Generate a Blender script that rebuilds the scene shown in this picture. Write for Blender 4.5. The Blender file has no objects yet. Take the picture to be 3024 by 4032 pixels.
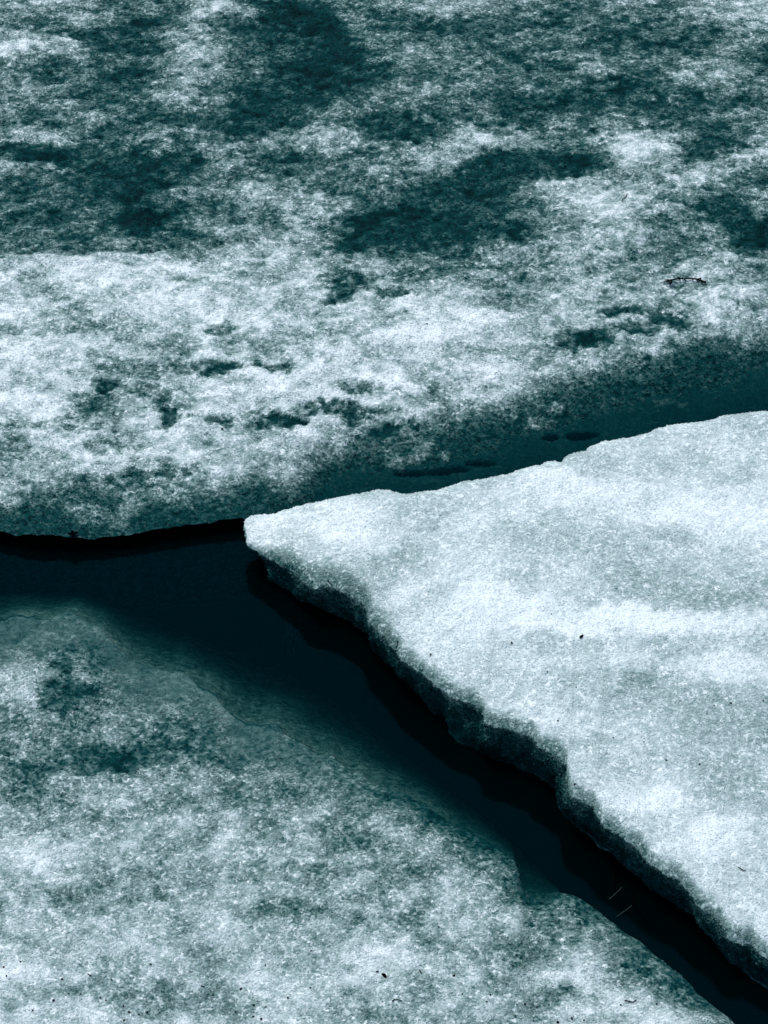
import bpy, math, random
import numpy as np
from mathutils import Vector

# ------------------------------------------------------------------ camera, sky, sun, exposure
scene = bpy.context.scene
COL = scene.collection
rng = np.random.default_rng(7)
random.seed(7)

PITCH = math.radians(40.0)          # camera looks down this much
CAM_H = 6.0                         # it stands on a jetty / bank, 6 m above the lake
LENS = 139.6
CAM = np.array([0.0, -CAM_H / math.tan(PITCH), CAM_H])
cam_data = bpy.data.cameras.new("camera")
cam_data.sensor_fit = 'HORIZONTAL'
cam_data.sensor_width = 36.0
cam_data.lens = LENS
cam_data.clip_start = 0.1
cam_data.clip_end = 3000.0
cam = bpy.data.objects.new("camera", cam_data)
cam.location = CAM
cam.rotation_euler = (math.pi / 2 - PITCH, 0, 0)
COL.objects.link(cam)
scene.camera = cam

SUN_EL, SUN_AZ = math.radians(66.0), math.radians(-38.0)   # azimuth measured from +Y (far side) towards +X
world = bpy.data.worlds.new("World")
scene.world = world
world.use_nodes = True
wn = world.node_tree.nodes
wl = world.node_tree.links
wn.clear()
sky = wn.new("ShaderNodeTexSky")
sky.sky_type = 'NISHITA'
sky.sun_disc = False
sky.sun_elevation = SUN_EL
sky.sun_rotation = SUN_AZ
sky.air_density = 1.0
sky.dust_density = 1.0
bg = wn.new("ShaderNodeBackground")
bg.inputs["Strength"].default_value = 0.10
wo = wn.new("ShaderNodeOutputWorld")
wl.new(sky.outputs[0], bg.inputs[0])
wl.new(bg.outputs[0], wo.inputs[0])

sd = bpy.data.lights.new("sun", 'SUN')
sd.energy = 1.5
sd.angle = math.radians(14.0)
sd.color = (1.0, 0.95, 0.87)
sun = bpy.data.objects.new("sun", sd)
to_sun = Vector((math.sin(SUN_AZ) * math.cos(SUN_EL), math.cos(SUN_AZ) * math.cos(SUN_EL), math.sin(SUN_EL)))
sun.rotation_euler = (-to_sun).to_track_quat('-Z', 'Y').to_euler()
sun.location = to_sun * 20
COL.objects.link(sun)

scene.view_settings.view_transform = 'Standard'
scene.view_settings.look = 'None'
scene.view_settings.gamma = 1.0
scene.view_settings.use_curve_mapping = False
scene.view_settings.exposure = 0.76
scene.render.engine = 'CYCLES'
scene.cycles.max_bounces = 4
scene.cycles.transparent_max_bounces = 12
scene.cycles.use_denoising = True
scene.cycles.denoiser = 'OPENIMAGEDENOISE'
scene.cycles.denoising_input_passes = 'RGB_ALBEDO_NORMAL'
scene.cycles.denoising_prefilter = 'ACCURATE'

# ------------------------------------------------------------------ survey helpers (picture point -> point on a level plane of the lake)
FW, FH = 3024.0, 4032.0
FOC = FW * LENS / 36.0
RIGHT = np.array([1.0, 0, 0])
UP = np.array([0, math.sin(PITCH), math.cos(PITCH)])
FWD = np.array([0, math.cos(PITCH), -math.sin(PITCH)])


def survey(u, v, z):
    u = np.asarray(u, float); v = np.asarray(v, float); z = np.asarray(z, float)
    a = (u - FW / 2) / FOC
    b = -(v - FH / 2) / FOC
    d = FWD[None] + a.reshape(-1, 1) * RIGHT + b.reshape(-1, 1) * UP
    t = (z.reshape(-1) - CAM[2]) / d[:, 2]
    return CAM + d * t[:, None]


def plan_uv(x, y, z):
    """where a surveyed point lies on the survey sheet"""
    px = np.asarray(x) - CAM[0]; py = np.asarray(y) - CAM[1]; pz = np.asarray(z) - CAM[2]
    dep = py * FWD[1] + pz * FWD[2]
    dep = np.maximum(dep, 0.3)
    return FW / 2 + FOC * px / dep, FH / 2 - FOC * (py * UP[1] + pz * UP[2]) / dep


def crop(pts, x0, y0, s):
    return [(x0 + x / s, y0 + y / s) for x, y in pts]


def _hash(ix, iy, seed):
    h = (ix.astype(np.int64) * 374761393 + iy.astype(np.int64) * 668265263 + seed * 1442695041) & 0xFFFFFFFF
    h = ((h ^ (h >> 13)) * 1274126177) & 0xFFFFFFFF
    h = (h ^ (h >> 16)) & 0xFFFFFFFF
    return h / 4294967295.0


def vnoise(x, y, seed):
    ix = np.floor(x); iy = np.floor(y)
    fx = x - ix; fy = y - iy
    fx = fx * fx * fx * (fx * (fx * 6 - 15) + 10); fy = fy * fy * fy * (fy * (fy * 6 - 15) + 10)
    ix = ix.astype(np.int64); iy = iy.astype(np.int64)
    a = _hash(ix, iy, seed); b = _hash(ix + 1, iy, seed)
    c = _hash(ix, iy + 1, seed); d = _hash(ix + 1, iy + 1, seed)
    return (a + (b - a) * fx) * (1 - fy) + (c + (d - c) * fx) * fy


def fbm(x, y, size, octs=4, seed=1, gain=0.5):
    """fractal noise, about -1..1; size = metres of the largest lump"""
    out = np.zeros(np.broadcast(x, y).shape); amp = 1.0; tot = 0.0; f = 1.0 / size
    for o in range(octs):
        ca, sa = math.cos(0.6 * o + seed), math.sin(0.6 * o + seed)
        out += amp * (vnoise((x * ca - y * sa) * f + 17.3 * o, (x * sa + y * ca) * f - 9.1 * o, seed + o * 31) * 2 - 1)
        tot += amp; amp *= gain; f *= 2.03
    return out / tot * 1.6


def sstep(a, b, x):
    t = np.clip((x - a) / (b - a), 0, 1)
    return t * t * (3 - 2 * t)


def paint(u, v, x, y, base, blobs, warp=14.0, seed=50):
    """u,v on the 1659-wide sheet; blobs = (cx, cy, rx, ry, value)"""
    wu = u + warp * 1.6 * fbm(x, y, 0.13, 4, seed)
    wv = v + warp * fbm(x, y, 0.13, 4, seed + 5)
    wu = wu + 13 * fbm(x, y, 0.03, 2, seed + 6); wv = wv + 9 * fbm(x, y, 0.03, 2, seed + 7)
    s = base
    for cx, cy, rx, ry, val in blobs:
        q = ((wu - cx) / rx) ** 2 + ((wv - cy) / ry) ** 2
        w = np.exp(-(q ** (2.0 if val < 0.3 else 1.4)) * 0.7)
        s = s + (val - s) * w * 0.92
    return s


# ------------------------------------------------------------------ materials
def new_mat(name):
    m = bpy.data.materials.new(name); m.use_nodes = True
    nt = m.node_tree; nt.nodes.clear()
    return m, nt, nt.nodes, nt.links


def math_node(nt, op, a=None, b=None, clamp=False):
    n = nt.nodes.new("ShaderNodeMath"); n.operation = op; n.use_clamp = clamp
    for i, v in enumerate((a, b)):
        if v is None: continue
        if isinstance(v, (int, float)): n.inputs[i].default_value = v
        else: nt.links.new(v, n.inputs[i])
    return n.outputs[0]


ICE_RAMP = [(0.0, (0.0, 0.0085, 0.0095)), (0.20, (0.0018, 0.042, 0.043)), (0.45, (0.062, 0.131, 0.118)),
            (0.70, (0.232, 0.332, 0.312)), (0.88, (0.50, 0.595, 0.580)), (1.0, (0.82, 0.885, 0.860))]


def ramp(nt, fac, stops):
    r = nt.nodes.new("ShaderNodeValToRGB")
    els = r.color_ramp.elements
    while len(els) < len(stops): els.new(0.5)
    for e, (p, c) in zip(els, stops):
        e.position = p; e.color = (*c, 1)
    nt.links.new(fac, r.inputs[0])
    return r.outputs[0]


def ice_material(name, bump=0.5, cell_mix=0.58):
    m, nt, N, L = new_mat(name)
    out = N.new("ShaderNodeOutputMaterial"); p = N.new("ShaderNodeBsdfPrincipled")
    L.new(p.outputs[0], out.inputs[0])
    tc = N.new("ShaderNodeTexCoord")
    at = N.new("ShaderNodeAttribute"); at.attribute_name = "snow"
    no = N.new("ShaderNodeTexNoise"); no.inputs["Scale"].default_value = 70; no.inputs["Detail"].default_value = 4
    L.new(tc.outputs["Object"], no.inputs["Vector"])
    # slightly distorted coordinates so that the grains are not round cells
    wv = N.new("ShaderNodeVectorMath"); wv.operation = 'SCALE'; wv.inputs["Scale"].default_value = 0.006
    L.new(no.outputs["Color"], wv.inputs[0])
    ad = N.new("ShaderNodeVectorMath"); ad.operation = 'ADD'
    L.new(tc.outputs["Object"], ad.inputs[0]); L.new(wv.outputs[0], ad.inputs[1])
    vo = N.new("ShaderNodeTexVoronoi"); vo.inputs["Scale"].default_value = 125
    L.new(ad.outputs[0], vo.inputs["Vector"])
    vo2 = N.new("ShaderNodeTexVoronoi"); vo2.inputs["Scale"].default_value = 62
    L.new(ad.outputs[0], vo2.inputs["Vector"])
    sp = N.new("ShaderNodeSeparateColor"); L.new(vo.outputs["Color"], sp.inputs[0])
    sp2 = N.new("ShaderNodeSeparateColor"); L.new(vo2.outputs["Color"], sp2.inputs[0])
    r1 = math_node(nt, 'SUBTRACT', sp.outputs[0], 0.5)
    r2 = math_node(nt, 'SUBTRACT', sp2.outputs[0], 0.5)
    n0 = math_node(nt, 'SUBTRACT', no.outputs["Fac"], 0.5)
    # grain-to-grain variation is strongest where the cover is patchy
    inv = math_node(nt, 'SUBTRACT', 1.0, at.outputs["Fac"])
    var = math_node(nt, 'MULTIPLY', at.outputs["Fac"], inv)
    var = math_node(nt, 'POWER', math_node(nt, 'MULTIPLY', var, 4.0, clamp=True), 1.5)
    var = math_node(nt, 'MULTIPLY_ADD', var, 0.62)
    var.node.inputs[2].default_value = 0.06
    k = math_node(nt, 'MULTIPLY', r1, cell_mix)
    k2 = math_node(nt, 'MULTIPLY_ADD', r2, 0.42); nt.links.new(k, k2.node.inputs[2])
    k3 = math_node(nt, 'MULTIPLY_ADD', n0, 0.75); nt.links.new(k2, k3.node.inputs[2])
    gt = N.new("ShaderNodeAttribute"); gt.attribute_name = "grit"
    kk = math_node(nt, 'MULTIPLY', math_node(nt, 'MULTIPLY', k3, var), gt.outputs["Fac"])
    fac = math_node(nt, 'ADD', at.outputs["Fac"], kk, clamp=True)
    L.new(ramp(nt, fac, ICE_RAMP), p.inputs["Base Color"])
    rg = N.new("ShaderNodeMapRange"); L.new(fac, rg.inputs[0])
    rg.inputs[3].default_value = 0.5; rg.inputs[4].default_value = 0.75
    L.new(rg.outputs[0], p.inputs["Roughness"])
    p.inputs["IOR"].default_value = 1.31
    p.inputs["Specular IOR Level"].default_value = 0.03
    hsum = math_node(nt, 'MULTIPLY_ADD', r1, 0.5); nt.links.new(vo.outputs["Distance"], hsum.node.inputs[2])
    hs2 = math_node(nt, 'ADD', hsum, no.outputs["Fac"])
    b = N.new("ShaderNodeBump"); b.inputs["Strength"].default_value = bump; b.inputs["Distance"].default_value = 0.006
    L.new(hs2, b.inputs["Height"]); L.new(b.outputs[0], p.inputs["Normal"])
    return m


def grain_material():
    m, nt, N, L = new_mat("ice_grains")
    out = N.new("ShaderNodeOutputMaterial"); p = N.new("ShaderNodeBsdfPrincipled")
    at = N.new("ShaderNodeAttribute"); at.attribute_name = "snow"
    L.new(ramp(nt, at.outputs["Fac"], ICE_RAMP), p.inputs["Base Color"])
    p.inputs["Roughness"].default_value = 0.45
    p.inputs["Specular IOR Level"].default_value = 0.08
    p.inputs["IOR"].default_value = 1.31
    L.new(p.outputs[0], out.inputs[0])
    return m


def plain_material(name, c1, c2, scale, rough=0.7):
    m, nt, N, L = new_mat(name)
    out = N.new("ShaderNodeOutputMaterial"); p = N.new("ShaderNodeBsdfPrincipled")
    tc = N.new("ShaderNodeTexCoord"); no = N.new("ShaderNodeTexNoise")
    no.inputs["Scale"].default_value = scale; no.inputs["Detail"].default_value = 5
    L.new(tc.outputs["Object"], no.inputs["Vector"])
    L.new(ramp(nt, no.outputs["Fac"], [(0.3, c1), (0.7, c2)]), p.inputs["Base Color"])
    b = N.new("ShaderNodeBump"); b.inputs["Strength"].default_value = 0.4; b.inputs["Distance"].default_value = 0.002
    L.new(no.outputs["Fac"], b.inputs["Height"]); L.new(b.outputs[0], p.inputs["Normal"])
    p.inputs["Roughness"].default_value = rough
    p.inputs["Specular IOR Level"].default_value = 0.0
    L.new(p.outputs[0], out.inputs[0])
    return m


def water_material():
    m, nt, N, L = new_mat("lake_water")
    out = N.new("ShaderNodeOutputMaterial")
    fr = N.new("ShaderNodeFresnel"); fr.inputs["IOR"].default_value = 1.333
    tr = N.new("ShaderNodeBsdfTransparent")
    gl = N.new("ShaderNodeBsdfGlossy"); gl.inputs["Roughness"].default_value = 0.012; gl.inputs["Color"].default_value = (0.015, 0.26, 0.30, 1)
    mx = N.new("ShaderNodeMixShader")
    tc = N.new("ShaderNodeTexCoord"); no = N.new("ShaderNodeTexNoise")
    no.inputs["Scale"].default_value = 5.0; no.inputs["Detail"].default_value = 3
    L.new(tc.outputs["Object"], no.inputs["Vector"])
    b = N.new("ShaderNodeBump"); b.inputs["Strength"].default_value = 0.08; b.inputs["Distance"].default_value = 0.01
    L.new(no.outputs["Fac"], b.inputs["Height"])
    L.new(b.outputs[0], gl.inputs["Normal"]); L.new(b.outputs[0], fr.inputs["Normal"])
    # a trace of suspended silt scatters a little teal light back
    df = N.new("ShaderNodeBsdfDiffuse"); df.inputs["Color"].default_value = (0.0, 0.20, 0.25, 1)
    body = N.new("ShaderNodeMixShader"); body.inputs[0].default_value = 0.009
    L.new(tr.outputs[0], body.inputs[1]); L.new(df.outputs[0], body.inputs[2])
    L.new(fr.outputs[0], mx.inputs[0]); L.new(body.outputs[0], mx.inputs[1]); L.new(gl.outputs[0], mx.inputs[2])
    L.new(mx.outputs[0], out.inputs["Surface"])
    va = N.new("ShaderNodeVolumeAbsorption")
    va.inputs["Color"].default_value = (0.28, 0.59, 0.60, 1); va.inputs["Density"].default_value = 21.0
    L.new(va.outputs[0], out.inputs["Volume"])
    return m


M_FAR = ice_material("patchy_thawing_ice", 0.45)
M_NEAR = ice_material("soaked_granular_ice", 0.5)
M_RIGHT = ice_material("granular_snow_crust", 0.15, 0.55)
M_FACE = ice_material("wet_ice_face", 1.0)
M_GRAIN = grain_material()
M_WATER = water_material()
M_BED = plain_material("lake_mud", (0.010, 0.012, 0.011), (0.022, 0.024, 0.020), 3.0)
M_BARK = plain_material("dark_bark", (0.0003, 0.0010, 0.0013), (0.0012, 0.0022, 0.0026), 300.0)
M_STRAW = plain_material("bleached_straw", (0.02, 0.034, 0.034), (0.04, 0.055, 0.054), 200.0)


# ------------------------------------------------------------------ object helpers
def tag(o, label=None, cat=None, group=None, kind=None):
    if label: o["label"] = label
    if cat: o["category"] = cat
    if group: o["group"] = group
    if kind: o["kind"] = kind
    return o


def empty(name, loc=(0, 0, 0)):
    o = bpy.data.objects.new(name, None)
    o.empty_display_size = 0.1
    o.location = loc
    COL.objects.link(o)
    return o


def mesh_obj(name, V, F, mat, parent=None, snow=None, smooth=True, grit=None):
    V = np.ascontiguousarray(V, dtype=np.float32); F = np.ascontiguousarray(F, dtype=np.int32)
    me = bpy.data.meshes.new(name)
    n = F.shape[1]
    me.vertices.add(len(V)); me.vertices.foreach_set("co", V.ravel())
    me.loops.add(F.size); me.loops.foreach_set("vertex_index", F.ravel())
    me.polygons.add(len(F))
    me.polygons.foreach_set("loop_start", np.arange(0, F.size, n, dtype=np.int32))
    me.polygons.foreach_set("use_smooth", np.full(len(F), smooth, dtype=bool))
    if snow is not None:
        a = me.attributes.new("snow", 'FLOAT', 'POINT')
        a.data.foreach_set("value", np.ascontiguousarray(np.clip(snow, 0, 1), dtype=np.float32).ravel())
    if snow is not None:
        g = me.attributes.new("grit", 'FLOAT', 'POINT')
        g.data.foreach_set("value", np.ascontiguousarray(np.ones(len(V)) if grit is None else grit, dtype=np.float32).ravel())
    me.update(calc_edges=True)
    me.materials.append(mat)
    o = bpy.data.objects.new(name, me)
    COL.objects.link(o)
    if parent: o.parent = parent
    return o


def grid_faces(nr, nc, flip=False):
    i = np.arange(nr * nc).reshape(nr, nc)
    a, b, c, d = i[:-1, :-1], i[:-1, 1:], i[1:, 1:], i[1:, :-1]
    f = np.stack([a, b, c, d], -1).reshape(-1, 4)
    return f[:, ::-1] if flip else f


def line_fn(pts, z):
    """polyline from the survey sheet -> y as function of x on the plane z (x kept increasing)"""
    p = survey([a for a, _ in pts], [b for _, b in pts], np.full(len(pts), z))
    x = np.maximum.accumulate(p[:, 0] + np.arange(len(p)) * 1e-5)
    return lambda q: np.interp(q, x, p[:, 1])


def spread(*segs):
    """segs = (start, stop, step) joined into one rising axis"""
    out = []
    for a, b, st in segs:
        out.append(np.linspace(a, b, max(2, int(round((b - a) / st)) + 1))[:-1])
    out.append(np.array([segs[-1][1]]))
    return np.concatenate(out)


def grains_mesh(name, parent, P, tone, size, lift=0.25):
    """many small angular ice grains as one mesh (8 faces each)"""
    n = len(P)
    base = np.array([[1, 0, 0], [0, 1, 0], [-1, 0, 0], [0, -1, 0], [0, 0, 1], [0, 0, -1]], float)
    fb = np.array([[0, 1, 4], [1, 2, 4], [2, 3, 4], [3, 0, 4], [1, 0, 5], [2, 1, 5], [3, 2, 5], [0, 3, 5]])
    v = base[None] * (0.65 + 0.7 * rng.random((n, 6, 1))) + 0.25 * (rng.random((n, 6, 3)) - 0.5)
    v[:, :, 2] *= 0.62
    v[:, :, 0] *= (0.8 + 0.6 * rng.random((n, 1)))
    a = rng.random(n) * 6.283; tx = (rng.random(n) - 0.5) * 0.9
    ca, sa, ct, st = np.cos(a)[:, None], np.sin(a)[:, None], np.cos(tx)[:, None], np.sin(tx)[:, None]
    y = v[:, :, 1] * ct - v[:, :, 2] * st; z = v[:, :, 1] * st + v[:, :, 2] * ct; x = v[:, :, 0]
    v = np.stack([x * ca - y * sa, x * sa + y * ca, z], -1) * size[:, None, None]
    v += P[:, None, :]
    v[:, :, 2] += ((lift * (1.15 - np.clip(tone, 0, 1))) * size)[:, None]
    F = (fb[None] + (np.arange(n) * 6)[:, None, None]).reshape(-1, 3)
    o = mesh_obj(name, v.reshape(-1, 3), F, M_GRAIN, parent, np.repeat(tone, 6), smooth=False)
    tag(o, kind="stuff")
    return o


def sample_grid(X, Y, Z, S, n, box):
    """random points on a grid surface inside the sheet box (u0,u1,v0,v1), even per area"""
    e1 = np.hypot(X[1:, 1:] - X[:-1, 1:], Y[1:, 1:] - Y[:-1, 1:])
    e2 = np.hypot(X[1:, 1:] - X[1:, :-1], Y[1:, 1:] - Y[1:, :-1])
    u, v = plan_uv(X[1:, 1:], Y[1:, 1:], Z[1:, 1:])
    w = e1 * e2 * ((u > box[0]) & (u < box[1]) & (v > box[2]) & (v < box[3]))
    c = np.cumsum(w.ravel()); idx = np.searchsorted(c, rng.random(n) * c[-1])
    r, k = np.unravel_index(idx, w.shape)
    fr, fk = rng.random(n), rng.random(n)
    def bil(A):
        return (A[r, k] * (1 - fr) + A[r + 1, k] * fr) * (1 - fk) + (A[r, k + 1] * (1 - fr) + A[r + 1, k + 1] * fr) * fk
    return np.stack([bil(X), bil(Y), bil(Z)], -1), bil(S)


DSC = FW / 1659.0
SURF = {}

# ------------------------------------------------------------------ the lake: bed and water
def box_mesh(x0, x1, y0, y1, z0, z1):
    V = [(x, y, z) for z in (z0, z1) for y in (y0, y1) for x in (x0, x1)]
    F = [(0, 2, 3, 1), (4, 5, 7, 6), (0, 1, 5, 4), (2, 6, 7, 3), (0, 4, 6, 2), (1, 3, 7, 5)]
    return np.array(V, float), np.array(F)


gx = spread((-600, -8, 60), (-8, 8, 0.5), (8, 600, 60)); gy = spread((-600, -8, 60), (-8, 8, 0.5), (8, 600, 60))
BX, BY = np.meshgrid(gx, gy)
BZ = -2.6 + 0.15 * fbm(BX, BY, 2.5, 4, 90)
bed = mesh_obj("lake_bed", np.stack([BX, BY, BZ], -1).reshape(-1, 3), grid_faces(*BX.shape), M_BED)
tag(bed, "dark muddy lake bed beneath the water", kind="structure")
V, F = box_mesh(-590, 590, -590, 590, -3.2, 0.0)
water = mesh_obj("water", V, F, M_WATER, smooth=False)
tag(water, "still dark teal lake water between the floes", kind="structure")

# ------------------------------------------------------------------ far floe
lip = crop([(0, 730), (130, 738), (260, 750), (380, 757), (520, 745), (640, 725), (760, 705), (880, 680), (1000, 655)], 0, 1400, 1.037)
lip = [(-2500, 2010), (-1200, 2090), (-500, 2110)] + lip
grain_end = [(964, 2075), (1100, 2000), (1250, 1935), (1400, 1880), (1500, 1860), (1600, 1850), (1790, 1825), (1938, 1790), (1987, 1770), (2085, 1720),
             (2281, 1690), (2428, 1665), (2526, 1625), (2624, 1570), (2722, 1555), (2868, 1540), (2966, 1515), (3024, 1500), (3600, 1400), (5000, 1250)]
back1 = crop([(995, 680), (1005, 668), (1020, 658), (1040, 652), (1090, 650), (1140, 640), (1200, 620), (1260, 605), (1320, 595), (1360, 585),
              (1430, 570), (1462, 567)], 0, 1400, 1.037)
back2 = crop([(20, 660), (40, 655), (90, 643), (130, 645), (170, 655), (210, 662), (250, 652), (330, 643), (370, 632), (430, 612), (500, 603),
              (580, 588), (640, 570), (650, 565), (720, 548), (745, 545), (765, 532), (800, 530), (832, 532), (842, 515), (870, 498), (930, 483),
              (950, 465), (1000, 450), (1060, 440), (1130, 427), (1180, 412), (1240, 388), (1300, 378), (1370, 372), (1430, 360), (1490, 343),
              (1560, 335), (1659, 325)], 1400, 1300, 1.0215)
back_edge = back1 + back2

xs = spread((-12, -2.2, 0.08), (-2.2, -1.65, 0.02), (-1.65, 1.65, 0.0055), (1.65, 2.2, 0.02), (2.2, 12, 0.08))
lip_y = line_fn(lip, 0.038)(xs)
g_y = line_fn([(a, b - 22 if a > 1300 else b) for a, b in grain_end], 0.0)(xs)
shelf_pts = [(940, 2075), (975, 2085)] + [(a, b + float(np.interp(a, [960, 1500, 2000, 3024], [62, 60, 50, 45]))) for a, b in back_edge[4:]] + [(3600, 1640), (5000, 1480)]
sh_y = line_fn(shelf_pts, 0.0)(xs)
x_l = survey([930], [2040], [0.038])[0, 0]; x_r = survey([1300], [2000], [0.0])[0, 0]
tt = sstep(x_l, x_r, xs)
front = np.where(xs < x_l, lip_y, lip_y * 0 + sh_y)
front = lip_y * (1 - sstep(x_l - 0.02, x_l + 0.06, xs)) + sh_y * sstep(x_l - 0.02, x_l + 0.06, xs)
front += 0.012 * fbm(xs, xs * 0, 0.12, 4, 3)
zero = (lip_y - 0.20) * (1 - tt) + g_y * tt
s_rows = spread((0, 3.6, 0.0068), (3.6, 5, 0.05), (5, 40, 0.6))
X = np.broadcast_to(xs, (len(s_rows), len(xs))).copy()
fade = np.exp(-s_rows / 1.2)[:, None]
Y = front[None] * fade + np.interp(xs, [-12, 12], [-0.05, 0.35])[None] * (1 - fade) + s_rows[:, None]
d = Y - zero[None] + 0.05 * fbm(X, Y, 0.25, 4, 11) * np.exp(-((Y - zero[None]) / 0.35) ** 2)
Z = np.where(d > 0, 0.095 * (1 - np.exp(-np.maximum(d, 0) / 0.27)), -0.055 * (1 - np.exp(np.minimum(d, 0) / 0.20)))
Z = Z + (0.016 * fbm(X, Y, 0.6, 3, 21) + 0.006 * fbm(X, Y, 0.14, 3, 22)) * sstep(-0.05, 0.5, d)
u, v = plan_uv(X, Y, Z); u, v = u / DSC, v / DSC

far_blobs = [
    # pale drifts
    (410, 150, 38, 60, .80), (425, 110, 34, 22, .78), (30, 95, 70, 14, .85), (450, 15, 80, 20, .85), (500, 215, 60, 22, .8), (160, 105, 80, 14, .75),
    (520, 240, 50, 18, .75), (1040, 300, 70, 26, .85), (1350, 330, 70, 40, .97), (1130, 300, 40, 22, .75), (960, 340, 60, 18, .7), (720, 300, 80, 25, .6),
    (620, 520, 90, 50, .8), (660, 450, 60, 40, .72), (560, 420, 60, 30, .7), (850, 400, 50, 25, .7), (1230, 410, 60, 30, .85), (1330, 450, 100, 50, .85),
    (1450, 330, 50, 20, .8), (1620, 330, 60, 22, .9), (1480, 380, 60, 20, .8), (930, 20, 60, 16, .7), (1290, 160, 60, 16, .68), (1130, 180, 60, 18, .65),
    (60, 190, 60, 20, .6), (160, 40, 90, 12, .6), (1450, 180, 60, 16, .7), (330, 215, 60, 15, .6), (100, 290, 60, 14, .62), (230, 250, 50, 14, .6),
    # teal, snow-free ice
    (620, 20, 70, 32, .10), (690, 60, 50, 45, .04), (730, 100, 50, 40, .08), (700, 150, 90, 40, .10), (560, 75, 70, 36, .14), (640, 200, 150, 34, .17),
    (560, 235, 120, 30, .15), (510, 275, 80, 22, .12), (790, 160, 60, 26, .2), (180, 78, 65, 14, .13), (95, 50, 55, 14, .2), (265, 62, 60, 16, .22),
    (275, 105, 90, 22, .2), (330, 55, 50, 13, .15), (300, 20, 80, 14, .3), (60, 330, 75, 18, .14), (150, 325, 90, 18, .16), (290, 365, 100, 36, .10),
    (250, 415, 90, 34, .12), (300, 470, 72, 24, .03), (195, 385, 70, 24, .18), (60, 410, 70, 26, .28), (150, 460, 80, 24, .24), (60, 490, 70, 22, .3),
    (160, 522, 44, 14, .15), (400, 255, 55, 18, .15), (390, 330, 36, 30, .18), (240, 220, 90, 22, .28), (150, 150, 110, 22, .3), (240, 160, 70, 30, .26),
    (60, 250, 60, 22, .32), (640, 345, 60, 18, .3), (690, 395, 46, 16, .25), (500, 470, 30, 24, .3), (610, 480, 22, 20, .35),
    (900, 490, 170, 44, .10), (960, 425, 130, 46, .12), (1060, 370, 90, 34, .13), (1110, 340, 70, 22, .12), (1230, 345, 76, 34, .13), (800, 480, 70, 26, .12),
    (880, 535, 130, 22, .14), (1100, 500, 60, 24, .2), (1040, 450, 60, 30, .15), (870, 290, 76, 20, .14), (830, 265, 60, 16, .16), (920, 160, 80, 24, .28),
    (960, 240, 60, 16, .22), (1150, 235, 60, 30, .18), (1050, 100, 110, 26, .3), (980, 60, 120, 22, .3), (860, 60, 70, 30, .28), (1290, 215, 80, 24, .18),
    (1370, 185, 70, 18, .2), (1430, 240, 80, 30, .14), (1510, 225, 90, 20, .2), (1620, 215, 60, 20, .14), (1500, 90, 140, 30, .3), (1250, 80, 110, 30, .32),
    (1390, 50, 120, 22, .3), (1530, 320, 70, 30, .15), (1590, 465, 52, 44, .12), (1625, 510, 40, 36, .10), (1545, 435, 44, 22, .15), (1520, 270, 60, 22, .22),
    (1640, 130, 40, 40, .28), (1180, 140, 70, 26, .3), (1080, 180, 60, 16, .3),
    (1450, 572, 16, 16, .25), (1330, 672, 46, 10, .2), (1262, 734, 64, 17, .10), (1440, 690, 60, 19, .14), (1355, 712, 60, 11, .2), (1500, 768, 70, 22, .28),
    (1550, 745, 50, 14, .25), (1600, 662, 16, 10, .3), (1390, 790, 10, 16, .1), (1480, 620, 40, 12, .45), (1580, 600, 60, 14, .5), (1400, 560, 60, 16, .5),
    (750, 622, 55, 20, .12), (850, 640, 50, 8, .25), (700, 608, 24, 9, .3), (1085, 605, 60, 14, .4), (980, 575, 110, 18, .4), (1110, 650, 60, 12, .45),
    (1200, 560, 80, 18, .45), (880, 600, 60, 12, .45), (500, 712, 34, 9, .42), (120, 640, 60, 30, .66), (60, 600, 30, 16, .7), (160, 700, 100, 18, .66),
    (490, 800, 50, 14, .12), (565, 788, 50, 7, .3), (228, 838, 36, 15, .13), (360, 885, 30, 34, .17), (355, 925, 16, 18, .14), (600, 905, 50, 17, .12),
    (640, 905, 22, 14, .14), (458, 912, 40, 9, .2), (700, 882, 40, 11, .22), (785, 838, 56, 12, .35), (772, 892, 30, 15, .22), (820, 888, 20, 8, .3),
    (205, 880, 66, 18, .42), (180, 915, 76, 16, .45), (290, 800, 110, 20, .5), (340, 850, 80, 14, .5), (380, 800, 30, 40, .6), (240, 965, 46, 16, .5),
    (160, 1068, 100, 34, .24), (300, 1048, 42, 22, .34), (392, 1026, 54, 20, .36), (60, 1100, 26, 26, .25), (24, 960, 34, 56, .45), (560, 750, 100, 20, .66),
    (900, 925, 14, 9, .05), (835, 940, 30, 14, .08), (950, 830, 40, 40, .66), (1050, 850, 20, 30, .6), (1000, 760, 60, 16, .7), (860, 690, 60, 10, .75),
    (120, 1125, 70, 22, .7), (75, 1130, 40, 14, .8),
]
base = 0.50 + 0.16 * fbm(X, Y, 0.45, 4, 31) + 0.12 * fbm(X * .7, Y, 0.09, 3, 32)
edge_v = np.interp(u, [0, 330, 420, 520, 700, 1000, 1250, 1659], [556, 552, 545, 560, 575, 600, 590, 560]) + 10 * fbm(X, Y, 0.12, 4, 33)
wid = np.interp(u, [0, 350, 500, 1659], [8, 10, 60, 130])
lower = sstep(0, 1, (v - edge_v) / wid * 0.5 + 0.5)
low_base = np.interp(u, [0, 700, 1050, 1300, 1659], [0.87, 0.87, 0.83, 0.74, 0.72]) + 0.10 * fbm(X, Y, 0.3, 4, 34) + 0.08 * fbm(X, Y, 0.06, 3, 35)
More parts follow.
